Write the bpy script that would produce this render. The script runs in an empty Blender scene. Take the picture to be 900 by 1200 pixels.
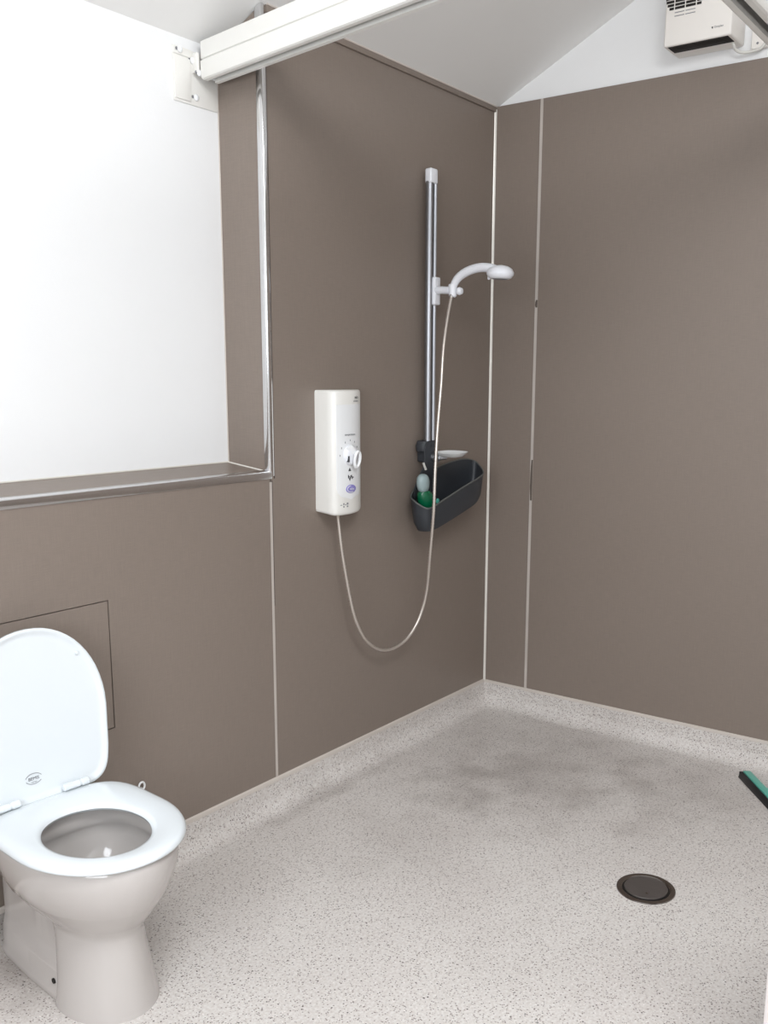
import bpy, bmesh, math, random
from math import sin, cos, pi, radians, sqrt
from mathutils import Vector, Matrix
random.seed(4)
C = bpy.context.scene.collection
# ------------------------------------------------------------------ camera
F_PX, CAM = 1111.476, Vector((-3.49421638, -2.12734735, 1.43523518))
YAW, PITCH, ROLL = 9.47861667e-01, 1.85424833e-01, 6.31061055e-03
fw = Vector((sin(YAW)*cos(PITCH), cos(YAW)*cos(PITCH), -sin(PITCH)))
rt = Vector((cos(YAW), -sin(YAW), 0)); up = rt.cross(fw)
r2 = rt*cos(ROLL) + up*sin(ROLL); u2 = up*cos(ROLL) - rt*sin(ROLL)
cd = bpy.data.cameras.new('camera'); cam = bpy.data.objects.new('camera', cd); C.objects.link(cam)
cam.matrix_world = Matrix((( r2.x, u2.x, -fw.x, CAM.x), (r2.y, u2.y, -fw.y, CAM.y), (r2.z, u2.z, -fw.z, CAM.z), (0,0,0,1)))
cd.sensor_fit = 'AUTO'; cd.sensor_width = 36; cd.lens = F_PX/1200*36
cd.shift_x = -36.73/1200; cd.shift_y = 50.52/1200; cd.clip_start = .02
bpy.context.scene.camera = cam
# ------------------------------------------------------------------ light
vs = bpy.context.scene.view_settings
bpy.context.scene.display_settings.display_device = 'sRGB'
vs.view_transform = 'Standard'; vs.look = 'None'; vs.gamma = 1; vs.exposure = 0.55; vs.use_curve_mapping = False
w = bpy.data.worlds.new('sky'); bpy.context.scene.world = w; w.use_nodes = True
w.node_tree.nodes['Background'].inputs[0].default_value = (.75, .86, 1, 1)
w.node_tree.nodes['Background'].inputs[1].default_value = 1.0
def area(name, loc, aim, sx, sy, power, col):
    l = bpy.data.lights.new(name, 'AREA'); l.shape = 'RECTANGLE'; l.size = sx; l.size_y = sy
    l.energy = power; l.color = col
    o = bpy.data.objects.new(name, l); C.objects.link(o); o.location = loc
    o.rotation_euler = (Vector(aim)-Vector(loc)).to_track_quat('-Z', 'Y').to_euler(); return o
# daylight entering by the two windows the room has behind the photographer and in the roof
area('window_daylight', (-4.22, -1.50, 1.62), (0, -1.3, 1.25), 1.15, 1.15, 28, (.90, .95, 1))
area('rooflight_daylight', (-2.75, -2.35, 2.83), (-1.9, -1.3, 0), 1.5, .9, 46, (.97, .985, 1))

# ------------------------------------------------------------------ materials
def s2l(c):
    return tuple(((x/255)/12.92 if x/255 <= .04045 else ((x/255+.055)/1.055)**2.4) for x in c)
def mat(name, col, rough=.5, metal=0, bump=0, bscale=200, vary=0, vscale=3, spec=.5, coat=0, trans=0, stretch=None):
    m = bpy.data.materials.new(name); m.use_nodes = True; nt = m.node_tree; b = nt.nodes['Principled BSDF']
    lin = s2l(col)
    b.inputs['Base Color'].default_value = (*lin, 1); b.inputs['Roughness'].default_value = rough
    b.inputs['Metallic'].default_value = metal; b.inputs['Specular IOR Level'].default_value = spec
    b.inputs['Coat Weight'].default_value = coat; b.inputs['Transmission Weight'].default_value = trans
    tc = nt.nodes.new('ShaderNodeTexCoord'); mp = nt.nodes.new('ShaderNodeMapping')
    if stretch: mp.inputs['Scale'].default_value = stretch
    nt.links.new(tc.outputs['Object'], mp.inputs[0])
    n = nt.nodes.new('ShaderNodeTexNoise'); n.inputs['Scale'].default_value = vscale; n.inputs['Detail'].default_value = 4
    nt.links.new(mp.outputs[0], n.inputs[0])
    mx = nt.nodes.new('ShaderNodeMix'); mx.data_type = 'RGBA'
    v = max(vary, .01)
    mx.inputs[6].default_value = (*[x*(1-v) for x in lin], 1); mx.inputs[7].default_value = (*[min(1, x*(1+v)) for x in lin], 1)
    nt.links.new(n.outputs[0], mx.inputs[0]); nt.links.new(mx.outputs[2], b.inputs['Base Color'])
    if bump:
        n2 = nt.nodes.new('ShaderNodeTexNoise'); n2.inputs['Scale'].default_value = bscale
        nt.links.new(mp.outputs[0], n2.inputs[0])
        bp = nt.nodes.new('ShaderNodeBump'); bp.inputs['Strength'].default_value = bump; bp.inputs['Distance'].default_value = .002
        nt.links.new(n2.outputs[0], bp.inputs['Height']); nt.links.new(bp.outputs[0], b.inputs['Normal'])
    return m
M = dict(
    white_paint=mat('white_paint', (238, 238, 238), .6, bump=.12, bscale=90, vary=.015),
    ceiling_paint=mat('ceiling_paint', (238, 237, 235), .7, bump=.1, bscale=60, vary=.02),
    chrome=mat('chrome', (225, 225, 226), .16, 1),
    alu=mat('brushed_aluminium', (160, 161, 165), .38, 1, bump=.1, bscale=300),
    seam=mat('seam_strip', (196, 188, 181), .4, .15, vary=.12, vscale=9),
    corner=mat('corner_strip', (226, 222, 214), .3, .2, vary=.05, vscale=6),
    seal=mat('seal_strip', (204, 195, 187), .5, vary=.08, vscale=8),
    gap=mat('dark_gap', (40, 32, 28), .8),
    ceramic=mat('vitreous_china', (188, 182, 178), .12, coat=.4, vary=.008),
    seatp=mat('seat_plastic', (222, 227, 230), .2, coat=.2, vary=.005),
    whitep=mat('white_plastic', (236, 237, 238), .3, vary=.01),
    enamel=mat('white_enamel', (232, 230, 225), .35, vary=.01),
    heater=mat('heater_casing', (238, 233, 227), .45, vary=.01),
    softwhite=mat('handset_plastic', (232, 233, 238), .3, vary=.01),
    greyp=mat('grey_plastic', (52, 55, 60), .5, bump=.1, vary=.05),
    greyrim=mat('grey_rim', (92, 94, 92), .5),
    rubber=mat('black_rubber', (22, 22, 25), .5),
    black=mat('black_void', (24, 18, 14), .7),
    teal=mat('teal_plastic', (96, 186, 168), .4, vary=.08, vscale=30),
    green=mat('green_bottle_plastic', (8, 92, 60), .25, vary=.05),
    cap=mat('pale_cap_plastic', (158, 176, 178), .3, trans=.15),
    bronze=mat('dark_steel', (88, 82, 79), .42, .3, bump=.15, bscale=250, vary=.1, vscale=30),
    steel=mat('drain_ring_steel', (140, 134, 130), .2, 1),
    ink=mat('print_grey', (128, 128, 132), .5),
    inkd=mat('print_dark', (48, 48, 52), .5),
    violet=mat('print_violet', (138, 130, 196), .5),
    hose=mat('steel_hose', (214, 206, 198), .3, .75),
    water=mat('pan_water', (176, 180, 182), .03, trans=.6),
    cable=mat('cable_pvc', (214, 212, 206), .4),
    glass=mat('frosted_glass', (232, 240, 246), .5, trans=.3),
    door=mat('door_paint', (214, 206, 204), .4),
    dirt=mat('seam_grime', (96, 86, 78), .8, vary=.3, vscale=40),
)
# taupe laminate wall panel with a faint woven grain
def panel_mat():
    m = mat('taupe_panel', (132, 120, 111), .42, vary=.035, vscale=1.6, spec=.35); nt = m.node_tree; b = nt.nodes['Principled BSDF']
    tc = nt.nodes['Texture Coordinate']
    hs = []
    for sc in ((1400, 1400, 60), (90, 90, 1700)):
        mp = nt.nodes.new('ShaderNodeMapping'); mp.inputs['Scale'].default_value = tuple(v/10 for v in sc)
        nt.links.new(tc.outputs['Object'], mp.inputs[0])
        n = nt.nodes.new('ShaderNodeTexNoise'); n.inputs['Scale'].default_value = 3; n.inputs['Detail'].default_value = 2
        nt.links.new(mp.outputs[0], n.inputs[0]); hs.append(n)
    a = nt.nodes.new('ShaderNodeMath'); a.operation = 'ADD'
    nt.links.new(hs[0].outputs[0], a.inputs[0]); nt.links.new(hs[1].outputs[0], a.inputs[1])
    mx = nt.nodes.new('ShaderNodeMix'); mx.data_type = 'RGBA'; mx.blend_type = 'MULTIPLY'; mx.inputs[0].default_value = 1
    rp = nt.nodes.new('ShaderNodeMapRange'); rp.inputs[1].default_value = .6; rp.inputs[2].default_value = 1.4
    rp.inputs[3].default_value = .93; rp.inputs[4].default_value = 1.07
    nt.links.new(a.outputs[0], rp.inputs[0]); nt.links.new(rp.outputs[0], mx.inputs[7])
    src = b.inputs['Base Color'].links[0].from_socket
    nt.links.new(src, mx.inputs[6]); nt.links.new(mx.outputs[2], b.inputs['Base Color'])
    bp = nt.nodes.new('ShaderNodeBump'); bp.inputs['Strength'].default_value = .12; bp.inputs['Distance'].default_value = .001
    nt.links.new(a.outputs[0], bp.inputs['Height']); nt.links.new(bp.outputs[0], b.inputs['Normal'])
    return m
M['panel'] = panel_mat()
# speckled safety vinyl
def vinyl_mat():
    m = bpy.data.materials.new('speckled_vinyl'); m.use_nodes = True; nt = m.node_tree; b = nt.nodes['Principled BSDF']
    L = nt.links.new; tc = nt.nodes.new('ShaderNodeTexCoord'); b.inputs['Roughness'].default_value = .5
    b.inputs['Specular IOR Level'].default_value = .4
    def mixc(fac, a, c, mode='MIX'):
        x = nt.nodes.new('ShaderNodeMix'); x.data_type = 'RGBA'; x.blend_type = mode
        if hasattr(fac, 'node'): L(fac, x.inputs[0])
        else: x.inputs[0].default_value = fac
        for s, i in ((a, 6), (c, 7)):
            if hasattr(s, 'node'): L(s, x.inputs[i])
            else: x.inputs[i].default_value = (*s2l(s), 1)
        return x.outputs[2]
    def rng(src, lo, hi, a=0, c=1):
        r = nt.nodes.new('ShaderNodeMapRange'); L(src, r.inputs[0])
        for i, v in ((1, lo), (2, hi), (3, a), (4, c)): r.inputs[i].default_value = v
        return r.outputs[0]
    def noise(sc, det=3):
        n = nt.nodes.new('ShaderNodeTexNoise'); n.inputs['Scale'].default_value = sc; n.inputs['Detail'].default_value = det
        L(tc.outputs['Object'], n.inputs[0]); return n.outputs[0]
    col = mixc(rng(noise(2.2), .35, .65), (212, 207, 203), (220, 216, 212))
    col = mixc(rng(noise(140, 2), .35, .65), col, mixc(1.0, col, (236, 232, 230), 'MULTIPLY'))
    for sc, share, dark, r0 in ((150, .30, (152, 142, 138), .36), (190, .24, (122, 110, 106), .42), (110, .10, (74, 64, 62), .30), (80, .07, (110, 98, 94), .22), (170, .08, (236, 230, 226), .34)):
        v = nt.nodes.new('ShaderNodeTexVoronoi'); v.inputs['Scale'].default_value = sc
        L(tc.outputs['Object'], v.inputs[0])
        d = rng(v.outputs['Distance'], r0, r0*.55)
        sp = nt.nodes.new('ShaderNodeSeparateColor'); L(v.outputs['Color'], sp.inputs[0])
        k = nt.nodes.new('ShaderNodeMath'); k.operation = 'LESS_THAN'; k.inputs[1].default_value = share; L(sp.outputs[0], k.inputs[0])
        f = nt.nodes.new('ShaderNodeMath'); f.operation = 'MULTIPLY'; L(d, f.inputs[0]); L(k.outputs[0], f.inputs[1])
        col = mixc(f.outputs[0], col, dark)
    # worn, water-stained patches lying where the shower wets the floor
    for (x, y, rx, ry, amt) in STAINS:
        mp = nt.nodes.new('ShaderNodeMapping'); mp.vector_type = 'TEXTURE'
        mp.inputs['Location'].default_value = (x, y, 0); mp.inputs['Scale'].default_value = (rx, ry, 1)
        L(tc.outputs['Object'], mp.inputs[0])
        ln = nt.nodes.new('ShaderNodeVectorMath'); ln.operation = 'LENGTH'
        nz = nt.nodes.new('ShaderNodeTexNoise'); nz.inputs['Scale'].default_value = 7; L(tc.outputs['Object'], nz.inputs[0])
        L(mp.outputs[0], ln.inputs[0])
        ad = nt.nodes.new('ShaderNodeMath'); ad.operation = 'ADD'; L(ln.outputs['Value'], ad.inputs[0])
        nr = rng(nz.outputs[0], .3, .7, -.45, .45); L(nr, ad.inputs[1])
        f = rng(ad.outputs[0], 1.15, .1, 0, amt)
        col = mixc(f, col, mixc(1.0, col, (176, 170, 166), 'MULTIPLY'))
    L(col, b.inputs['Base Color'])
    bp = nt.nodes.new('ShaderNodeBump'); bp.inputs['Strength'].default_value = .05; bp.inputs['Distance'].default_value = .001
    L(noise(260, 1), bp.inputs['Height']); L(bp.outputs[0], b.inputs['Normal'])
    return m
STAINS = [(-.62, -.62, .42, .36, .24), (-.80, -.42, .30, .2, .22), (-.35, -.5, .5, .45, .2), (-1.3, -.5, .3, .22, .15),
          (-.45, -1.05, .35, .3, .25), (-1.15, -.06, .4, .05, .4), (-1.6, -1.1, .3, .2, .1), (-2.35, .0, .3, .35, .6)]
M['vinyl'] = vinyl_mat()

# ------------------------------------------------------------------ mesh helpers
class B:
    def __init__(s): s.v = []; s.f = []
    def add(s, vs, fs):
        o = len(s.v); s.v += [tuple(v) for v in vs]; s.f += [tuple(i+o for i in f) for f in fs]; return s
    def box(s, a, b):
        (x0, y0, z0), (x1, y1, z1) = [min(p, q) for p, q in zip(a, b)], [max(p, q) for p, q in zip(a, b)]
        return s.add([(x0,y0,z0),(x1,y0,z0),(x1,y1,z0),(x0,y1,z0),(x0,y0,z1),(x1,y0,z1),(x1,y1,z1),(x0,y1,z1)],
                     [(0,3,2,1),(4,5,6,7),(0,1,5,4),(1,2,6,5),(2,3,7,6),(3,0,4,7)])
    def loft(s, rings, cap0=True, cap1=True, closed=True):
        n = len(rings[0]); vs = [p for r in rings for p in r]; fs = []
        for i in range(len(rings)-1):
            for j in range(n if closed else n-1):
                k = (j+1) % n
                fs.append((i*n+j, i*n+k, (i+1)*n+k, (i+1)*n+j))
        if cap0: fs.append(tuple(range(n-1, -1, -1)))
        if cap1: fs.append(tuple(range((len(rings)-1)*n, len(rings)*n)))
        return s.add(vs, fs)
    def tube(s, pts, r, n=10, caps=True):
        pts = [Vector(p) for p in pts]; rings = []; up = None
        for i, p in enumerate(pts):
            t = (pts[min(i+1, len(pts)-1)] - pts[max(i-1, 0)]).normalized()
            if up is None: up = t.orthogonal().normalized()
            up = (up - t*up.dot(t)).normalized(); sd = t.cross(up)
            rr = r(i/(len(pts)-1)) if callable(r) else r
            rings.append([p + (up*cos(2*pi*k/n) + sd*sin(2*pi*k/n))*rr for k in range(n)])
        return s.loft(rings, caps, caps)
    def prism(s, poly, axis, a, b):
        def P(u, v, t): return {'x': (t, u, v), 'y': (u, t, v), 'z': (u, v, t)}[axis]
        return s.loft([[P(u, v, a) for u, v in poly], [P(u, v, b) for u, v in poly]])
    def lathe(s, prof, c=(0,0,0), n=32, ax='z'):
        rings = []
        for r, h in prof:
            ring = []
            for k in range(n):
                a = 2*pi*k/n; u, v = r*cos(a), r*sin(a)
                p = {'z': (u, v, h), 'y': (u, h, v), 'x': (h, u, v)}[ax]
                ring.append((p[0]+c[0], p[1]+c[1], p[2]+c[2]))
            rings.append(ring)
        return s.loft(rings)
def build(name, b, m, parent=None, bevel=0, smooth=True, seg=2, sharp=35):
    me = bpy.data.meshes.new(name); me.from_pydata(b.v, [], b.f); me.update()
    bm = bmesh.new(); bm.from_mesh(me)
    bmesh.ops.remove_doubles(bm, verts=bm.verts, dist=1e-6)
    bmesh.ops.recalc_face_normals(bm, faces=bm.faces)
    if bevel:
        es = [e for e in bm.edges if len(e.link_faces) == 2 and e.calc_face_angle(0) > .6]
        bmesh.ops.bevel(bm, geom=es, offset=bevel, segments=seg, profile=.5, affect='EDGES', clamp_overlap=True)
    bm.to_mesh(me); bm.free()
    if smooth:
        for p in me.polygons: p.use_smooth = True
        me.set_sharp_from_angle(angle=radians(sharp))
    me.materials.append(M[m] if isinstance(m, str) else m)
    o = bpy.data.objects.new(name, me); C.objects.link(o)
    if parent: o.parent = parent
    return o
def structure(o): o['kind'] = 'structure'; return o
def thing(name, label, cat, loc=(0,0,0), rotz=0):
    o = bpy.data.objects.new(name, None); C.objects.link(o); o.location = loc; o.rotation_euler = (0, 0, rotz)
    o.empty_display_size = .1; o['label'] = label; o['category'] = cat; return o
def inv(o, part):      # put a part built in world space under a placed empty
    if part.parent is not o and part.parent != o: return part   # a sub-part follows its already placed part
    part.matrix_parent_inverse = (Matrix.Translation(o.location) @ o.rotation_euler.to_matrix().to_4x4()).inverted(); return part
def text(name, s, size, m, parent, mw, thick=.0002):
    c = bpy.data.curves.new(name, 'FONT'); c.body = s; c.size = size; c.extrude = thick; c.align_x = 'CENTER'; c.align_y = 'CENTER'
    t = bpy.data.objects.new(name, c); me = bpy.data.meshes.new_from_object(t)
    bpy.data.objects.remove(t); o = bpy.data.objects.new(name, me); C.objects.link(o); me.materials.append(M[m])
    me.transform(mw); o.parent = parent; return o
def catmull(pts, k=8):
    P = [Vector(p) for p in pts]; P = [P[0]*2-P[1]] + P + [P[-1]*2-P[-2]]; out = []
    for i in range(1, len(P)-2):
        for j in range(k):
            t = j/k; a, b, c, d = P[i-1:i+3]
            out.append(.5*((2*b)+(c-a)*t+(2*a-5*b+4*c-d)*t*t+(3*b-a-3*c+d)*t**3))
    out.append(P[-2]); return out

# ------------------------------------------------------------------ the room
XL, YF, RIDGE, H, SL, XR, YB = -4.3, -3.2, -1.6, 2.503, .49, -1.323, .19
ZR = H - SL*RIDGE; SILL = 1.135
def cz(y): return H - SL*y if y > RIDGE else H - SL*(2*RIDGE-y)
structure(build('floor', B().box((XL-.1, YF-.1, -.06), (.1, .3, 0)), 'vinyl', smooth=False))
# ceiling: two slopes, the front one with a rooflight opening
c = B(); T = .08
def slab(b, x0, x1, y0, y1):
    b.loft([[(x0, y0, cz(y0)), (x0, y1, cz(y1)), (x0, y1, cz(y1)+T), (x0, y0, cz(y0)+T)],
            [(x1, y0, cz(y0)), (x1, y1, cz(y1)), (x1, y1, cz(y1)+T), (x1, y0, cz(y0)+T)]])
slab(c, XL-.1, .1, RIDGE, .3)
structure(build('ceiling', c, 'ceiling_paint', smooth=False))
c = B(); ex = 1e-4
slab(c, XL-.1, -3.55, YF-.1, RIDGE-ex); slab(c, -1.95, .1, YF-.1, RIDGE-ex)
slab(c, -3.55, -1.95, YF-.1, -2.85); slab(c, -3.55, -1.95, -1.85, RIDGE-ex)
structure(build('ceiling', c, 'ceiling_paint', smooth=False))
wn = build('window_2', B().tube([(-3.55, -2.85, cz(-2.85)+.03), (-1.95, -2.85, cz(-2.85)+.03)], .03, 4).tube([(-3.55, -1.85, cz(-1.85)+.03), (-1.95, -1.85, cz(-1.85)+.03)], .03, 4), 'whitep'); structure(wn)
g = B(); z0, z1 = cz(-2.85)+.05, cz(-1.85)+.05
g.loft([[(-3.55, -2.85, z0), (-3.55, -1.85, z1), (-3.55, -1.85, z1+.01), (-3.55, -2.85, z0+.01)], [(-1.95, -2.85, z0), (-1.95, -1.85, z1), (-1.95, -1.85, z1+.01), (-1.95, -2.85, z0+.01)]])
build('pane', g, 'glass', wn, smooth=False)
# wall_back: painted recess wall above the boxed-in ledge, taupe panels below and to the right
wb = structure(build('wall_back', B().box((XL-.1, YB, 0), (XR+.03, YB+.1, 2.415)).box((XR+.03, .02, 0), (0.02, YB+.1, 2.49)), 'white_paint', smooth=False))
PT = .012
ax0, ax1, az0, az1, gp = -2.66, -1.955, .478, .836, .0028     # access panel
lp = B().box((XL, 0, .1), (ax0-gp, PT, SILL-.016)).box((ax1+gp, 0, .1), (XR-.003, PT, SILL-.016))
lp.box((ax0-gp, 0, .1), (ax1+gp, PT, az0-gp)).box((ax0-gp, 0, az1+gp), (ax1+gp, PT, SILL-.016))
build('wall_panel', lp, 'panel', wb, smooth=False)
build('panel_gap', B().box((ax0-.01, PT+.001, az0-.01), (ax1+.01, PT+.004, az1+.01)), 'gap', wb, smooth=False)
build('access_panel', B().box((ax0, .0005, az0), (ax1, PT, az1)), 'panel', wb, bevel=.0008, smooth=False)
build('wall_panel', B().box((XR+.004, 0, .1), (-.004, PT, H-.004)), 'panel', wb, smooth=False)
# reveal and sill
zb = cz(YB)
build('reveal_panel', B().loft([[(XR, .004, SILL), (XR, YB, SILL+.02), (XR, YB, zb-.003), (XR, .004, H-.006)],
                                [(XR+.012, .004, SILL), (XR+.012, YB, SILL+.02), (XR+.012, YB, zb-.003), (XR+.012, .004, H-.006)]]), 'panel', wb, smooth=False)
build('sill_panel', B().loft([[(XL, .004, SILL-.012), (XL, YB, SILL+.01), (XL, YB, SILL+.022), (XL, .004, SILL)],
                              [(XR, .004, SILL-.012), (XR, YB, SILL+.01), (XR, YB, SILL+.022), (XR, .004, SILL)]]), 'panel', wb, smooth=False)
build('sealant_bead', B().tube([(XR-.002, .006, SILL+.001), (XR-.002, YB-.002, SILL+.0225)], .0032, 6), 'corner', wb)
build('sealant_bead', B().tube([(XL, YB-.001, SILL+.023), (XR-.002, YB-.001, SILL+.023)], .003, 6), 'corner', wb)
build('sealant_bead', B().tube([(XR-.001, YB-.002, SILL+.023), (XR-.001, YB-.002, zb)], .0022, 6), 'seal', wb)
# chrome angle trims: rounded nose round the outer corners
def vert_trim(x, zt0, zt1, zt1b):
    prof = [(XR+.015, .001), (XR+.015, -.003), (XR+.004, -.005), (XR-.003, -.004), (XR-.006, 0), (XR-.007, .006), (XR-.006, .020), (XR-.0005, .020), (XR-.0005, .001)]
    return B().loft([[(px, py, zt0) for px, py in prof], [(px, py, cz(py)-.002) for px, py in prof]])
tv = vert_trim(XR, SILL-.012, 0, 0)
build('corner_trim', tv, 'chrome', wb, bevel=.0015, seg=2); 
prof = [(.001, SILL-.020), (-.004, SILL-.020), (-.005, SILL-.004), (-.004, SILL+.003), (0, SILL+.005), (.006, SILL+.006), (.024, SILL+.0075), (.024, SILL+.002), (.001, SILL-.001)]
build('ledge_trim', B().loft([[(XL, a, b_) for a, b_ in prof], [(XR+.004, a, b_) for a, b_ in prof]]), 'chrome', wb, bevel=.0015)
build('trim_gap', B().loft([[(XR+.0152, -.0006, SILL-.02), (XR+.0185, -.0006, SILL-.02), (XR+.0185, .002, SILL-.02), (XR+.0152, .002, SILL-.02)], [(XR+.0152, -.0006, H-.03), (XR+.0185, -.0006, H-.03), (XR+.0185, .002, H-.03), (XR+.0152, .002, H-.03)]]), 'gap', wb, smooth=False)
# seam under the trim, light joint strips
build('joint_strip', B().box((XR-.006, -.0008, .1), (XR+.0045, PT, SILL-.03)), 'seam', wb, smooth=False)
build('joint_strip', B().box((XR+.0045, -.0003, .70), (XR+.0075, PT, SILL-.026)), 'gap', wb, smooth=False)
build('top_strip', B().box((XR+.02, -.008, H-.020), (-.004, .003, H+.001)), 'panel', wb, bevel=.002)
build('sealant_bead', B().tube([(XR+.02, -.007, H+.001), (-.004, -.007, H+.001)], .003, 6), 'seal', wb)
# wall_right: white gable above, taupe panels
rp = [(YF-.1, 0), (.3, 0), (.3, cz(.3)), (RIDGE, ZR), (YF-.1, cz(YF-.1))]
wr = structure(build('wall_right', B().prism(rp, 'x', PT, .1), 'white_paint', smooth=False))
ys = -.211
build('wall_panel', B().box((0, ys+.003, .1), (PT+.002, -.003, H+.001)), 'panel', wr, smooth=False)
build('wall_panel', B().box((0, ys-1.22, .1), (PT+.002, ys-.003, H+.001)), 'panel', wr, smooth=False)
build('wall_panel', B().box((0, YF, .1), (PT+.002, ys-1.226, H+.001)), 'panel', wr, smooth=False)
build('joint_strip', B().box((-.0012, ys-.0065, .1), (PT, ys+.0055, H)), 'seam', wr, smooth=False)
build('joint_strip', B().box((-.0012, ys-1.2272, .1), (PT, ys-1.219, H)), 'seam', wr, smooth=False)
for a, b_, w_ in ((1.715, 1.745, .0035), (.93, 1.10, .0030)):
    build('grime_streak', B().loft([[(-.0018, ys-.0062, z), (-.0018, ys+.0045*k, z), (0, ys+.0045*k, z), (0, ys-.0062, z)] for z, k in ((a, .4), (a+.3*(b_-a), 1), (a+.7*(b_-a), .8), (b_, .1))]), 'dirt', wr, smooth=False)
build('corner_strip', B().loft([[(-.009, -.0015, z), (-.006, -.006, z), (-.0015, -.009, z), (.001, 0.0, z), (0, .001, z)] for z in (.1, H-.01)]), 'corner', wr)
# wall_left with window, wall_front
def wallbox(name, parts): return structure(build(name, parts, 'white_paint', smooth=False))
wy0, wy1, wz0, wz1 = -2.09, -.91, 1.05, 2.2
gl = B().prism([(YF-.1, 0), (.3, 0), (.3, wz0), (YF-.1, wz0)], 'x', XL-.1, XL)
gl.prism([(YF-.1, wz0), (wy0, wz0), (wy0, wz1), (YF-.1, wz1)], 'x', XL-.1, XL).prism([(wy1, wz0), (.3, wz0), (.3, wz1), (wy1, wz1)], 'x', XL-.1, XL)
gl.prism([(YF-.1, wz1), (.3, wz1), (.3, cz(.3)), (RIDGE, ZR), (YF-.1, cz(YF-.1))], 'x', XL-.1, XL)
wallbox('wall_left', gl)
f = B()
for a, b_ in (((XL-.08, wy0, wz0), (XL-.02, wy0+.05, wz1)), ((XL-.08, wy1-.05, wz0), (XL-.02, wy1, wz1)),
              ((XL-.08, wy0, wz0), (XL-.02, wy1, wz0+.05)), ((XL-.08, wy0, wz1-.05), (XL-.02, wy1, wz1))): f.box(a, b_)
w1 = structure(build('window_1', f, 'whitep', smooth=False))
build('pane', B().box((XL-.055, wy0+.05, wz0+.05), (XL-.045, wy1-.05, wz1-.05)), 'glass', w1, smooth=False)
structure(build('wall_front', B().box((XL-.1, YF-.1, 0), (.1, YF, cz(YF))), 'white_paint', smooth=False))
# coved skirting of the same vinyl with its capping strip
cp = [(.0015, .1), (.0025, .055)] + [(.0025+.055*(1-cos(a)), .055*(1-sin(a))) for a in [pi/2*i/10 for i in range(1, 11)]][:10]
cp = [(.0, .1), (.004, .1), (.004, .058)] + [(.004+.055*(1-cos(pi/2*i/10)), .001+.057*(1-sin(pi/2*i/10))) for i in range(1, 11)] + [(.062, .0002), (0, .0002)]
bb = structure(build('baseboard_back', B().loft([[(XL, -d, z) for d, z in cp], [(-d, -d, z) for d, z in cp]]), 'vinyl'))
br = structure(build('baseboard_right', B().loft([[(-d, -d, z) for d, z in cp], [(-d, YF, z) for d, z in cp]]), 'vinyl'))
build('capping_strip', B().loft([[(XL, -d, z) for d, z in ((0, .096), (.007, .096), (.006, .107), (0, .110))], [(-d, -d, z) for d, z in ((0, .096), (.007, .096), (.006, .107), (0, .110))]]), 'seal', bb)
build('capping_strip', B().loft([[(-d, -d, z) for d, z in ((0, .096), (.006, .096), (.005, .105), (0, .108))], [(-d, YF, z) for d, z in ((0, .096), (.006, .096), (.005, .105), (0, .108))]]), 'seal', br)
# half-height shower door leaf whose edge enters the frame at the lower right
dr = structure(build('door_1', B().box((-1.80, -2.62, .008), (-1.757, -1.730, .93)), 'door', bevel=.003, smooth=False))

# ------------------------------------------------------------------ toilet
to = thing('toilet', 'white ceramic back-to-wall toilet with its lid raised, below the ledge', 'toilet', (-2.275, -.350, 0), radians(-5))
N = 56
def egg(hw, yf, yb, z, cx=0, ymid=None, pw=2.0, pwb=2.6):
    # half width hw, front at -yf side, back at yb; rounder at the front, squarer behind
    if ymid is None: ymid = (yf+yb)/2 + .03
    out = []
    for k in range(N):
        a = 2*pi*k/N; c_, s_ = cos(a), sin(a)
        p = pw if s_ < 0 else pwb
        x = hw*math.copysign(abs(c_)**(2/p), c_); y = math.copysign(abs(s_)**(2/p), s_)
        y = ymid + (y*(yb-ymid) if y > 0 else y*(ymid-yf))
        out.append((cx+x, y, z))
    return out
# bowl + pedestal, one ceramic body
secs = [(.112, -.148, .07, 0), (.111, -.146, .07, .012), (.104, -.139, .07, .05), (.097, -.132, .08, .10), (.091, -.126, .09, .15), (.090, -.125, .10, .185),
        (.094, -.128, .12, .200), (.113, -.146, .16, .222), (.134, -.165, .19, .248), (.151, -.183, .21, .274),
        (.155, -.186, .215, .279), (.169, -.203, .23, .312), (.178, -.215, .238, .350), (.180, -.217, .24, .382), (.178, -.215, .24, .395), (.170, -.209, .236, .4015)]
rings = [egg(h, yf, yb, z, pwb=3.0) for h, yf, yb, z in secs]
rings += [egg(h, yf, yb, z) for h, yf, yb, z in [(.142, -.182, .15, .4015), (.136, -.176, .144, .396), (.134, -.173, .14, .37), (.132, -.170, .138, .352), (.140, -.176, .144, .346), (.139, -.174, .143, .32),
          (.114, -.150, .130, .275), (.082, -.105, .095, .235), (.055, -.06, .07, .20), (.035, -.03, .05, .185)]]
body = build('bowl', B().loft(rings), 'ceramic', to, sharp=60)
build('water', B().loft([egg(.104, -.137, .118, .262), egg(.104, -.137, .118, .2625)]), 'water', to)
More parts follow.
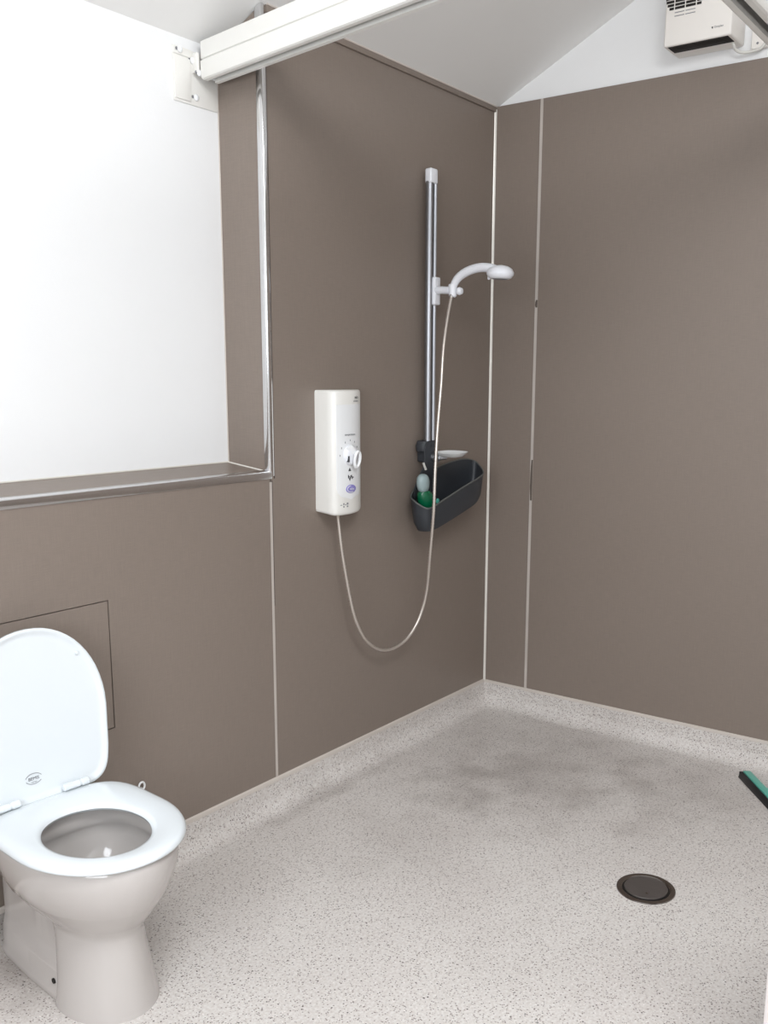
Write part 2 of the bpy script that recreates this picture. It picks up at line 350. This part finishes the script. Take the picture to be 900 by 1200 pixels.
# trapway housing running back to the wall, with stepped side and shelf on top
def rr(hw, z0, z1, y, r=.02, n=4):
    pts = []
    for cx_, cz_, a0 in ((hw-r, z0+r, -90), (hw-r, z1-r, 0), (-hw+r, z1-r, 90), (-hw+r, z0+r, 180)):
        for i in range(n+1):
            a = radians(a0+90*i/n); pts.append((cx_+r*cos(a), y, cz_+r*sin(a)))
    return pts
def hsec(y, top, mid=None, wb=.100, wt=.084, rec=.006):
    mid = top if mid is None else mid
    half = [(wb, 0), (wb, .018), (wb-.005, .03), (wb-.006, .075), (wt, .085), (wt-rec, .11), (wt-rec, max(.112, top-.04)), (wt, max(.115, top-.02)), (wt-.004, top), (wt-.024, (top+mid)/2), (wt-.05, mid)]
    return [(x, y, z) for x, z in half] + [(-x, y, z) for x, z in half[::-1]]
build('trapway_housing', B().loft([hsec(-.03, .185, .12), hsec(.05, .205, .13), hsec(.10, .235, .17), hsec(.135, .28, .23), hsec(.16, .34, .32), hsec(.175, .37), hsec(.29, .385, None, .094), hsec(.322, .385, None, .092, .084)]), 'ceramic', to, bevel=.003, sharp=40)
sh = B().loft([rr(.150, .335, .400, .17, .02), rr(.170, .30, .400, .23, .03), rr(.176, .29, .400, .322, .03)])
build('rear_shelf', sh, 'ceramic', to, sharp=50)
for sx in (-1, 1):
    h = build('fixing_hole', B().lathe([(.0065, 0), (.0065, .003)], (sx*.0945 - (.0035 if sx < 0 else 0), .056, .046), 16, 'x'), 'black', to)
# seat ring
def seat_out(o, z, yb=.224): return egg(.190-o, -.226+o, yb-o, z, pwb=4.2, pw=2.05, ymid=.005)
def seat_in(o, z): return egg(.113+o, -.158-o, .112+o, z, cx=-.008, ymid=-.02, pwb=2.1)
sr = [seat_out(.006, .403), seat_out(.001, .406), seat_out(0, .411), seat_out(.004, .4185), seat_out(.012, .4215), seat_out(.03, .4225),
      seat_in(.014, .4205), seat_in(.004, .4165), seat_in(0, .411), seat_in(.003, .4045), seat_in(.01, .403)]
sb = B().loft(sr, False, False); n_ = len(sr)
sb.f += [(j, (n_-1)*N+j, (n_-1)*N+(j+1) % N, (j+1) % N) for j in range(N)]
build('seat', sb, 'seatp', to, sharp=60)
# lid, raised: built in its own plane (x, up) then leaned back
lean = radians(6); hy, hzt = .228, .422
def lidpt(x, l, t): # l = distance from hinge, t = thickness direction (towards the front)
    return (x, hy + l*sin(lean) - t*cos(lean), hzt + l*cos(lean) + t*sin(lean))
def lid_ring(o, t):
    out = []
    for k in range(N):
        a = 2*pi*k/N; c_, s_ = cos(a), sin(a); p = 2.1 if s_ > 0 else 7
        x = (.190-o)*math.copysign(abs(c_)**(2/p), c_); s2 = math.copysign(abs(s_)**(2/p), s_)
        mid = .185; l = mid + (s2*(.415-o-mid) if s2 > 0 else s2*(mid+.010-o))
        # bottom corners draw in towards the hinges
        if s_ < 0: x *= 1-.075*max(0, (mid-l)/mid)**1.4
        out.append(lidpt(x, l, t))
    return out
lr = [lid_ring(.012, -.012), lid_ring(.004, -.010), lid_ring(0, -.003), lid_ring(.0005, .004), lid_ring(.003, .0058), lid_ring(.008, .0055), lid_ring(.013, .001), lid_ring(.022, -.0005)]
lid = build('lid', B().loft(lr), 'seatp', to, sharp=50)
def lidm(x, l):
    ex_, ey_, ez_ = Vector((1,0,0)), Vector((0, sin(lean), cos(lean))), Vector((0, -cos(lean), sin(lean)))
    o = Vector(lidpt(x, l, .0006)); return Matrix(((ex_.x, ey_.x, ez_.x, o.x), (ex_.y, ey_.y, ez_.y, o.y), (ex_.z, ey_.z, ez_.z, o.z), (0,0,0,1)))
text('lid_logo', 'BEMIS', .011, 'ink', lid, lidm(-.022, .050))
lg = B(); 
for r0, a0, a1 in ((1, 20, 165), (1, 200, 335)):
    pts = [(Vector((.021*cos(radians(a)), .0130*sin(radians(a)), .0003))) for a in range(a0, a1, 8)]
    lg.tube(pts, .0006, 5)
lo = build('lid_logo_ring', lg, 'ink', lid); lo.data.transform(lidm(-.022, .050))
text('lid_small_print', 'TOILET SEATS', .0025, 'ink', lid, lidm(-.022, .0415))
for x in (-.1, .1):   # moulded bumpers inside the lid
    build('bumper', B().lathe([(.004, 0), (.0055, .002), (.004, .0045), (.001, .005)], (0,0,0), 12, 'z'), 'seatp', to).data.transform(lidm(x*1.25, .33))
for x in (-.105, .075):
    h = build('hinge', B().lathe([(.007, -.034), (.009, -.032), (.009, .008), (.0075, .010), (.0075, .014), (.0095, .016), (.0095, .032), (.008, .034)], (x, hy-.016, .4315), 20, 'x'), 'seatp', to)
    build('hinge_post', B().lathe([(.010, .400), (.010, .418), (.007, .424)], (x, hy-.004, 0), 20, 'z'), 'seatp', h)

# ------------------------------------------------------------------ electric shower
su = thing('electric_shower', 'white electric shower unit with round control dial on the taupe wall', 'shower unit', (-1.0, 0, .98))
sec = [(-1.110, 0), (-1.110, -.050), (-1.109, -.068), (-1.104, -.079), (-1.092, -.085), (-1.065, -.0885), (-1.03, -.089), (-1.0, -.085), (-.972, -.0765), (-.945, -.060), (-.918, -.038), (-.900, -.016), (-.895, 0)]
def surf_y(x):
    for (a, ya), (b_, yb_) in zip(sec[1:], sec[2:]):
        if a <= x <= b_: return ya+(yb_-ya)*(x-a)/(b_-a)
    return -.05
zz = [(.986, .90), (.989, .97), (.996, 1), (1.383, 1), (1.389, .97), (1.392, .90)]
def uring(z, s): 
    out = []
    for x, y in sec:
        zo = z - (.010*(abs(y)/.089)**1.5 if z < 1.2 else 0)
        out.append((-1.0+(x+1.0)*(s if s == 1 else .5+.5*s), y*s if y else 0, zo))
    return out
b = build('casing', B().loft([uring(z, s) for z, s in zz]), 'enamel', su, sharp=50); inv(su, b)
def on(x, z, off=0): return (x, surf_y(x)-off, z)
# raised control panel with rounded bottom, following the face
def plate(x0, x1, z0, z1, off, rb, rt=None, nx=10, nz=24):
    v = B(); rings = []
    for j in range(nz+1):
        z = z0+(z1-z0)*j/nz; dx = 0
        if z < z0+rb: dx = (x1-x0)/2*(1-sqrt(max(0, 1-((z0+rb-z)/rb)**2)))
        if rt and z > z1-rt: dx = (x1-x0)/2*(1-sqrt(max(0, 1-((z-z1+rt)/rt)**2)))
        a, b_ = x0+dx*.98, x1-dx*.98
        rings.append([on(a+(b_-a)*i/nx, z, off) for i in range(nx+1)] + [on(a+(b_-a)*i/nx, z, 0) for i in range(nx, -1, -1)])
    return v.loft(rings)
cp_ = inv(su, build('control_panel', plate(-1.098, -.962, 1.028, 1.345, .0012, .04), 'whitep', su, sharp=40))
kx, kz = -1.036, 1.178; ky = surf_y(kx)
kn = inv(su, build('control_dial', B().lathe([(.034, ky), (.034, ky-.006), (.031, ky-.011), (.024, ky-.0145), (.012, ky-.016)], (kx, 0, kz), 36, 'y'), 'softwhite', su))
# loop lever of the dial, hanging down to the right
lp_ = []
for a in range(0, 361, 15):
    t = radians(a); lp_.append((kx+.010+.0135*sin(t)*1.0, ky-.024-.004*cos(t), kz-.014+.026*cos(t)))
lv = build('lever', B().tube(lp_, .0052, 10, False), 'whitep', kn); inv(su, lv)
lv2 = build('grip', B().loft([[(kx-.022+.03*i+dx, ky-.010-hgt, kz+.028-.03*i+dz) for dx, dz, hgt in ((-.010, -.004, 0), (-.007, .004, .010), (.0, .010, .014), (.008, .010, .012), (.012, .004, 0))] for i in (0, .5, 1)]), 'whitep', kn, bevel=.002); inv(su, lv2)
pk = build('pointer_mark', B().box((kx-.026, ky-.0165, kz-.022), (kx-.021, ky-.008, kz-.002)), 'inkd', kn); inv(su, pk)
TX = lambda x, z, o=.0022: Matrix.Translation(on(x, z, o)) @ Matrix.Rotation(math.atan2(surf_y(x+.004)-surf_y(x-.004), .008), 4, 'Z') @ Matrix.Rotation(pi/2, 4, 'X')
def stext(nm, s, size, m, x, z, o=.0022): inv(su, text(nm, s, size, m, su, TX(x, z, o)))
stext('logo_lettering', 'mira', .016, 'inkd', -.995, 1.368, .0008)
stext('model_lettering', 'ADVANCE', .007, 'ink', -1.000, 1.355, .0008)
stext('dial_lettering', 'temperature', .0105, 'ink', -1.037, 1.246)
for a in range(-90, 91, 30):
    t = radians(a); x, z = kx+.049*sin(t), kz+.049*cos(t); p = on(x, z, .0018)
    inv(su, build('dial_tick', B().box((x-.001, p[1]-.0004, z-.003), (x+.001, p[1]+.001, z+.003)), 'ink', su))
ic = B(); p = on(kx-.004, 1.128, .0018)
inv(su, build('dial_icon', B().prism([(kx-.010, 1.124), (kx+.004, 1.124), (kx-.003, 1.136)], 'y', p[1], p[1]+.002), 'inkd', su))
for i in range(7): 
    x = kx-.012+.004*i; ic.box((x, p[1], 1.100+.004*sin(i*2.1)), (x+.0042, p[1]+.002, 1.107+.004*cos(i*1.7)))
ic.prism([(kx-.008, 1.100), (kx+.002, 1.100), (kx-.003, 1.090)], 'y', p[1], p[1]+.002)
inv(su, build('dial_icon', ic, 'inkd', su))
bt = B().lathe([(1, 0), (1, -.002), (.94, -.003)], n=32, ax='y')
bt.v = [(kx+.002+v[0]*.025, on(kx, 1.06, .001)[1]+v[1], 1.064+v[2]*.014) for v in bt.v]
inv(su, build('start_button', bt, 'violet', su))
bt2 = B(); bt2.tube([(kx+.002+.021*cos(radians(a)), on(kx, 1.06, .0042)[1], 1.064+.0105*sin(radians(a))) for a in range(100, 300, 12)], .0012, 6)
inv(su, build('button_print', bt2, 'whitep', su)); stext('button_lettering', 'mira', .012, 'whitep', kx+.003, 1.064, .0058)
for i, (dx, dz, w_, h_) in enumerate(((0, 0, .010, .0022), (.014, .003, .005, .006), (.014, -.006, .005, .005), (.022, 0, .006, .003), (.031, .003, .008, .007), (.031, -.006, .007, .005))):
    x = -1.085+dx; p = on(x+w_/2, 1.01, .0006); inv(su, build('approval_mark', B().box((x, p[1], 1.012+dz-h_/2), (x+w_, p[1]+.001, 1.012+dz+h_/2)), 'ink', su))
inv(su, build('outlet_nut', B().lathe([(.010, .975), (.0105, .978), (.0105, .990)], (-1.055, -.05, 0), 6), 'chrome', su))
# hose
hp = [(-1.055, -.05, .978), (-1.051, -.05, .94), (-1.036, -.055, .819), (-.997, -.06, .646), (-.965, -.064, .563), (-.920, -.066, .502), (-.857, -.068, .458), (-.788, -.070, .441), (-.714, -.074, .451), (-.662, -.080, .484), (-.621, -.090, .544), (-.611, -.110, .639),
      (-.641, -.145, .786), (-.664, -.175, .951), (-.660, -.178, 1.107), (-.643, -.175, 1.260), (-.609, -.165, 1.412), (-.583, -.155, 1.533), (-.547, -.146, 1.641), (-.502, -.137, 1.742)]
path = catmull(hp, 30)
ho = thing('shower_hose', 'long flexible chrome hose looping from shower unit to the handset', 'hose', hp[0])
tot = len(path); 
o_ = inv(ho, build('hose', B().tube(path, lambda t: .0058+.0007*sin(t*tot*pi*.9), 8), 'hose', ho, sharp=80))
for a_, b_ in ((path[0], path[5]), (path[-1], path[-7])):
    inv(ho, build('hose_collar', B().tube([a_, a_.lerp(b_, .5), b_], .0085, 12), 'chrome', ho))

# ------------------------------------------------------------------ riser rail
RX = -.503
ra = thing('riser_rail', 'vertical aluminium riser rail with white top cap on the taupe wall', 'shower rail', (RX, 0, 1.15))
pr = []
for cx_, hw in ((-.0115, .0125), (.0155, .0085)):
    pts = [(RX+cx_+hw*cos(radians(a)), -.040+.015*sin(radians(a))) for a in range(0, 360, 24)]
    inv(ra, build('rail_profile', B().prism(pts, 'z', 1.150, 2.135), 'alu', ra))
inv(ra, build('rail_web', B().box((RX-.006, -.036, 1.15), (RX+.012, -.028, 2.135)), 'gap', ra))
inv(ra, build('top_cap', B().prism([(RX-.026, -.056), (RX+.020, -.056), (RX+.026, -.034), (RX-.020, -.024)], 'z', 2.128, 2.180), 'softwhite', ra, bevel=.006, seg=4))
inv(ra, build('bottom_bracket', B().box((RX-.027, -.058, 1.115), (RX+.027, -.001, 1.160)), 'greyp', ra, bevel=.008, seg=3))
sl = inv(ra, build('slider', B().box((RX-.008, -.066, 1.700), (RX+.029, -.024, 1.800)), 'softwhite', ra, bevel=.005, seg=3))
a = inv(ra, build('slider_arm', B().tube([(RX+.006, -.06, 1.752), (RX+.005, -.09, 1.752), (RX+.004, -.112, 1.750), (RX+.003, -.125, 1.750)], lambda t: .0135 if t < .7 else .015, 16), 'softwhite', ra))
inv(ra, build('slider_lever', B().box((RX-.006, -.072, 1.744), (RX+.002, -.064, 1.760)), 'alu', ra, bevel=.002))
inv(ra, build('handset_holder', B().lathe([(.010, 1.724), (.0145, 1.729), (.0165, 1.768), (.013, 1.771)], (RX+.003, -.138, 0), 24), 'softwhite', ra))
inv(ra, build('holder_knob', B().lathe([(.004, -.156), (.012, -.158), (.0145, -.165), (.011, -.175), (.003, -.178)], (RX+.006, 0, 1.745), 20, 'y'), 'softwhite', ra))
# handset
hs = thing('shower_handset', 'white curved shower handset clipped into the rail holder', 'shower head', (-.5, -.137, 1.76))
hpth = catmull([(-.500, -.137, 1.745), (-.500, -.143, 1.768), (-.500, -.158, 1.789), (-.500, -.185, 1.806), (-.500, -.222, 1.818), (-.500, -.262, 1.822), (-.500, -.300, 1.817), (-.5, -.325, 1.808)], 6)
inv(hs, build('handle', B().tube(hpth, lambda t: .0125+.0035*min(1, t*2.2), 18), 'softwhite', hs, sharp=60))
hd = B().lathe([(.012, -.012), (.028, -.0165), (.039, -.0135), (.0465, -.005), (.0465, .001), (.040, .010), (.025, .0165), (.006, .019)], n=36)
tilt = Matrix.Translation((-.5, -.338, 1.800)) @ Matrix.Rotation(radians(3), 4, 'X') @ Matrix.Diagonal((1, 1.05, 1.35, 1))
hd.v = [tuple(tilt @ Vector(v)) for v in hd.v]; hh = inv(hs, build('head', hd, 'softwhite', hs, sharp=60))
fp = B().lathe([(.008, -.0172), (.026, -.0172), (.028, -.0165)], n=36); fp.v = [tuple(tilt @ Vector(v)) for v in fp.v]
inv(hs, build('spray_plate', fp, 'ink', hh, sharp=50))
tb = B().lathe([(.003, 0), (.0055, .002), (.0055, .012), (.003, .014)], (0, .043, -.018), 10); tb.v = [tuple(tilt @ Vector(v)) for v in tb.v]
inv(hs, build('spray_lever', tb, 'softwhite', hs))
# soap dish on the rail foot
sd = thing('soap_dish', 'small white soap dish on a grey clamp at the rail foot', 'soap dish', (RX, -.06, 1.14))
def oval(rx, ry, cx_, cy_, z, n=28, p=2.6):
    return [(cx_+rx*math.copysign(abs(cos(2*pi*k/n))**(2/p), cos(2*pi*k/n)), cy_+ry*math.copysign(abs(sin(2*pi*k/n))**(2/p), sin(2*pi*k/n)), z+.05*(cx_+rx*cos(2*pi*k/n)-RX)) for k in range(n)]
cx_, cy_ = RX+.018, -.130
inv(sd, build('tray', B().loft([oval(.035, .045, cx_, cy_, 1.140), oval(.050, .060, cx_, cy_, 1.154), oval(.053, .063, cx_, cy_, 1.156), oval(.048, .057, cx_, cy_, 1.154), oval(.034, .044, cx_, cy_, 1.144)]), 'whitep', sd, sharp=60))
inv(sd, build('clamp', B().tube([(RX-.002, -.056, 1.136), (RX+.002, -.085, 1.134)], .018, 16), 'alu', sd))
inv(sd, build('clamp_arm', B().tube([(RX+.002, -.083, 1.134), (cx_, -.11, 1.138)], .010, 10), 'alu', sd))
# ------------------------------------------------------------------ caddy
cb = thing('shower_caddy', 'dark grey plastic basket hanging crooked from the riser rail foot', 'caddy', (-.45, -.05, .95))
rim = [(-.592, -.022, .995), (-.649, -.075, .982), (-.642, -.125, .957), (-.611, -.138, .961), (-.566, -.142, .976), (-.433, -.142, 1.012), (-.292, -.135, 1.043), (-.217, -.11, 1.056),
       (-.167, -.06, 1.078), (-.158, -.025, 1.096), (-.222, -.016, 1.105), (-.335, -.016, 1.097), (-.437, -.016, 1.077), (-.523, -.016, 1.041)]
def closed(P, k=5):
    P = [Vector(p) for p in P]; n = len(P); out = []
    for i in range(n):
        a, b, c, d = P[i-1], P[i], P[(i+1) % n], P[(i+2) % n]
        for j in range(k):
            t = j/k; out.append(.5*((2*b)+(c-a)*t+(2*a-5*b+4*c-d)*t*t+(3*b-a-3*c+d)*t**3))
    return out
R_ = closed(rim); cen = Vector((-.41, -.075, 0))
def low(p, dep, ins):     # ring of the tub at some depth below the tilted front lip
    t = (p.x+.65)/.5; zf = .957+.10*min(1, max(0, t))
    x = cen.x+(p.x-cen.x)*ins; y = cen.y+(p.y-cen.y)*(ins-.02)
    return Vector((x, y, p.z+(zf-dep-p.z)*1.0))
def between(p, f, dep, ins): q_ = low(p, dep, ins); return p.lerp(q_, f)
def shrink(r, d):
    return [Vector((p.x+(cen.x-p.x)/max(.05, (Vector((cen.x, cen.y, 0))-Vector((p.x, p.y, 0))).length)*d, p.y+(cen.y-p.y)*.06*d/.004, p.z)) for p in r]
out_ = [R_, [between(p, .35, .092, .93) for p in R_], [between(p, .8, .092, .92) for p in R_], [low(p, .092, .86) for p in R_]]
inn = [shrink([between(p, f_, .086, i_) for p in R_], .004) for f_, i_ in ((1, .85), (.8, .91), (.35, .93))] + [shrink(R_, .004)]
bk = B(); rings = out_ + inn; n = len(R_)
bk.loft(out_, False, True); bk.loft(inn, True, False)
inv(cb, build('basket', bk, 'greyp', cb, sharp=50))
loop = R_ + [R_[0], R_[1]]
inv(cb, build('rim', B().tube([p+Vector((0, 0, .001)) for p in loop], .0032, 8), 'greyrim', cb))
st = B(); zs_ = [(1.195, .020, -.060), (1.185, .034, -.062), (1.165, .040, -.062), (1.13, .040, -.062), (1.10, .041, -.058), (1.06, .048, -.040), (1.02, .055, -.028), (.98, .055, -.026)]
st.loft([[(RX-.018-w_+(1.19-z)*.0, y, z), (RX-.018+w_, y, z), (RX-.018+w_, y+.006, z), (RX-.018-w_, y+.006, z)] for z, w_, y in zs_])
inv(cb, build('hanger_plate', st, 'greyp', cb, bevel=.002))
inv(cb, build('hanger_collar', B().loft([oval(.040, .030, RX-.006, -.030, 1.160), oval(.044, .033, RX-.006, -.030, 1.180), oval(.036, .028, RX-.006, -.030, 1.198)]), 'greyp', cb, sharp=60))
inv(cb, build('hanger_clip', B().tube([(-.574, -.064, 1.118), (-.568, -.066, 1.104), (-.560, -.066, 1.092)], .0045, 8), 'cable', cb))
# green bottle lying in the basket's left end
bo = thing('shampoo_bottle', 'green bottle with pale oval cap in the left end of the basket', 'bottle', (-.585, -.082, .93))
def el(rx, ry, x, y, z, n=24): return [(x+rx*cos(2*pi*k/n), y+ry*sin(2*pi*k/n), z+.25*ry*sin(2*pi*k/n)*0) for k in range(n)]
inv(bo, build('bottle_body', B().loft([el(.018, .014, -.570, -.080, .915), el(.036, .026, -.570, -.080, .925), el(.040, .030, -.574, -.081, .955), el(.040, .030, -.582, -.083, .985), el(.034, .026, -.592, -.084, 1.005), el(.020, .018, -.600, -.085, 1.018)]), 'green', bo, sharp=60))
cpv = B().lathe([(.012, -.036), (.024, -.030), (.030, -.014), (.0315, .004), (.028, .020), (.018, .030), (.006, .033)], n=24)
cpv.v = [(-.609+v[0]*.95+v[2]*-.08, -.088+v[1]*.7, 1.048+v[2]) for v in cpv.v]
inv(bo, build('bottle_cap', cpv, 'cap', bo, sharp=60))
inv(bo, build('bottle_label', B().lathe([(.010, -.114), (.010, -.1125)], (-.548, 0, .975), 20, 'y'), 'teal', bo))

# ------------------------------------------------------------------ fan heater on the gable
HX, hy0, hy1, hz0, hz1 = -.134, -.983, -.750, 2.555, 2.835
fh = thing('fan_heater', 'white wall-mounted downflow fan heater with round grille above the panels', 'heater', (0, -.866, 2.56))
cs = B().loft([[(0.0+PT, y0, z) , (HX+.010, y0, z), (HX, y0-.008*(1 if y0 > -.8 else -1)*0, z)] for y0, z in ()] or [[(PT, hy0, hz0), (HX, hy0, hz0), (HX, hy1, hz0), (PT, hy1, hz0)], [(PT, hy0, hz1), (HX+.012, hy0, hz1), (HX+.012, hy1, hz1), (PT, hy1, hz1)]], True, True)
inv(fh, build('casing', cs, 'heater', fh, bevel=.007, seg=3))
inv(fh, build('outlet_slot', B().box((HX+.007, hy0+.012, hz0-.0012), (HX+.074, hy1-.014, hz0+.004)), 'black', fh, smooth=False))
for k in range(2):
    x = HX+.028+.016*k; inv(fh, build('outlet_vane', B().box((x, hy0+.014, hz0-.002), (x+.0015, hy1-.014, hz0+.002)), 'black', fh, smooth=False))
gc, gr = (-.820, 2.718), .070
def gx(z): return HX + .012*(z-hz0)/(hz1-hz0)
zs = gc[1]-gr; i = 0
while zs < gc[1]+gr-.004:
    zc = zs+.005; hw = sqrt(max(0, gr*gr-(zc-gc[1])**2)); 
    if hw > .02:
        seg_ = [(-hw, -.040), (-.036, -.002), (.002, .036), (.040, hw)]
        for a_, b_ in seg_:
            if b_-a_ > .006:
                open_ = i > 1
                inv(fh, build('grille_slot', B().box((gx(zc)-.0012, gc[0]+a_, zs), (gx(zc)+.004, gc[0]+b_, zs+(.0082 if open_ else .0022))), 'black' if open_ else 'ink', fh, smooth=False))
    zs += .0112; i += 1
inv(fh, build('maker_mark', B().prism([(-.915, 2.590), (-.922, 2.590), (-.920, 2.583)], 'x', gx(2.59)-.001, gx(2.59)+.001), 'inkd', fh, smooth=False))
mk = Matrix(((0,0,-1,gx(2.588)-.001), (-1,0,0,-.941), (0,1,0,2.588), (0,0,0,1)))
ml = text('maker_lettering', 'Dimplex', .009, 'ink', fh, mk)
inv(fh, ml)
# back box, cable
sp_ = thing('fused_outlet', 'white cable outlet plate on the wall right of the fan heater', 'outlet', (0, -1.04, 2.58))
inv(sp_, build('plate', B().box((PT, -1.10, 2.535), (-.010, -1.012, 2.622)), 'heater', sp_, bevel=.004))
inv(sp_, build('screw', B().lathe([(.004, -.0095), (.004, -.0115), (.002, -.012)], (0, -1.034, 2.551), 12, 'x'), 'ink', sp_))
cl = thing('heater_cable', 'white flex looping from the fan heater to its outlet plate', 'cable', (-.05, -.95, 2.55))
inv(cl, build('flex', B().tube(catmull([(-.05, -.960, 2.570), (-.045, -.966, 2.545), (-.032, -.972, 2.533), (-.018, -.990, 2.527), (-.012, -1.02, 2.528), (-.013, -1.045, 2.531), (-.015, -1.062, 2.545)], 8), .005, 10), 'cable', cl))

# ------------------------------------------------------------------ ceiling rails
ang = math.atan2(-.153, -.988)
def rail(name, label, p0, d, length, slot_from_left):
    r = thing(name, label, 'rail', p0); d = Vector(d).normalized(); s_ = Vector((d.y*-1, d.x, 0))*-1   # s_: away from camera side
    if s_.dot(Vector((1, .2, 0))) < 0 and name == 'ceiling_track': s_ = -s_
    def pro(pts): return [[Vector(p0)+s_*u+Vector((0,0,v))+d*t for u, v in pts] for t in (0, length)]
    w_ = .068
    left = [(.004, .052), (-.0025, .050), (-.0025, .012), (.001, .003), (.007, 0), (.021, 0), (.021, .012), (.006, .014), (.006, .096), (0, .104), (-.0005, .104), (-.0005, .057), (.004, .055)]
    inv(r, build('side_profile', B().loft(pro(left)), 'enamel', r, sharp=25))
    right = [(w_-u, v) for u, v in left][::-1]
    inv(r, build('side_profile', B().loft(pro(right)), 'enamel', r, sharp=25))
    inv(r, build('top_web', B().loft(pro([(0, .098), (0, .104), (w_, .104), (w_, .098)])), 'enamel', r, sharp=25))
    inv(r, build('slot_shadow_web', B().loft(pro([(.006, .060), (.006, .064), (w_-.006, .064), (w_-.006, .060)])), 'gap', r, sharp=25))
    return r, s_, d
P0 = Vector((-1.412, .160, 2.300))
rl, sv, dv = rail('ceiling_track', 'white double-profile track running overhead from the bracket beside the recess', P0, (-.153, -.988, 0), 1.462, 0)
inv(rl, build('end_cap', B().loft([[P0+sv*u+Vector((0,0,v))+dv*t for u, v in ((.004, .006), (.064, .006), (.064, .100), (.004, .100))] for t in (-.003, .002)]), 'whitep', rl))
rc, s2, d2 = rail('cross_track', 'white cross track with dark slot crossing the upper right corner overhead', (XL+.01, -1.292, 2.300), (1, 0, 0), -XL-.012, 0)
bkt = thing('track_bracket', 'white screwed angle bracket holding the track end to the painted wall', 'bracket', (-1.42, YB, 2.3))
inv(bkt, build('wall_plate', B().box((-1.497, YB-.005, 2.229), (-1.327, YB-.0005, 2.379)), 'enamel', bkt, bevel=.0012))
inv(bkt, build('stepped_flange', B().box((-1.497, YB-.010, 2.236), (-1.436, YB-.005, 2.352)).box((-1.497, YB-.008, 2.357), (-1.43, YB-.005, 2.379)), 'enamel', bkt, bevel=.0012))
inv(bkt, build('support_arm', B().box((-1.425, .163, 2.318), (-1.416, YB-.004, 2.372)), 'enamel', bkt, bevel=.001))
for x, y, z in ((-1.475, YB-.010, 2.370), (-1.424, YB-.006, 2.352), (-1.414, YB-.022, 2.318), (-1.415, YB-.006, 2.252)):
    sc_ = inv(bkt, build('screw_head', B().lathe([(.0095, y), (.0095, y-.003), (.006, y-.006), (.001, y-.007)], (x, 0, z), 16, 'y'), 'whitep', bkt))
    inv(bkt, build('screw_slot', B().lathe([(.0045, y-.0005), (.0045, y-.0012)], (x-.0125, 0, z), 10, 'y'), 'ink', bkt))

# ------------------------------------------------------------------ floor drain
DX, DY = -1.082, -1.214
dn = thing('floor_drain', 'round dark metal floor drain set in the speckled vinyl', 'drain', (DX, DY, 0))
build('clamp_ring', B().lathe([(.083, .0002), (.082, .003), (.073, .0045), (.068, .0035), (.066, .0012), (.066, .0002)], n=48), 'steel', dn, sharp=40)
build('drain_gap', B().lathe([(.0665, .0003), (.0665, .0009)], n=48), 'black', dn)
build('drain_cover', B().lathe([(.060, .0009), (.061, .004), (.060, .0062), (.048, .0072), (.02, .0078), (.002, .008)], n=48), 'bronze', dn, sharp=40)
build('cover_screw', B().lathe([(.005, .007), (.0045, .0088), (.001, .009)], (.046*-.7, .046*-.35, -.0012), 12), 'steel', dn)

# ------------------------------------------------------------------ squeegee
sq = thing('floor_squeegee', 'teal floor squeegee with a black rubber blade lying by the right wall', 'squeegee', (-.29, -1.30, 0), math.atan2(-.152, -.192))
L_ = .42
bl = B().prism([(.0, .001), (.012, .001), (.020, .020), (.012, .024), (.002, .012)], 'x', -.185, L_-.185)
build('rubber_blade', bl, 'rubber', sq, bevel=.001)
build('blade_end', B().box((-.190, .004, .001), (-.182, .045, .022)), 'rubber', sq, bevel=.002)
hb = B().prism([(.017, .006), (.050, .004), (.054, .014), (.042, .027), (.016, .028)], 'x', -.182, L_-.188)
build('blade_holder', hb, 'teal', sq, bevel=.002)
build('neck', B().loft([[(x0, .040, .008), (x1, .040, .008), (x1, .040, .024), (x0, .040, .024)] for x0, x1 in ((-.05, .15),)] + [[(.01, .095, .008), (.09, .095, .008), (.09, .095, .026), (.01, .095, .026)], [(.035, .14, .010), (.065, .14, .010), (.065, .14, .030), (.035, .14, .030)]]), 'teal', sq, bevel=.003)
# small white hook on the wall behind the toilet
hk = thing('wall_clip', 'tiny white ring clip on the taupe wall behind the toilet seat', 'clip', (-1.883, 0, .282))
inv(hk, build('ring', B().tube([(-1.883+.010*cos(radians(a)), -.012, .281+.012*sin(radians(a))) for a in range(0, 361, 20)], .003, 8, False), 'whitep', hk))
inv(hk, build('clip_base', B().box((-1.889, -.012, .262), (-1.877, .0, .274)), 'whitep', hk, bevel=.002))
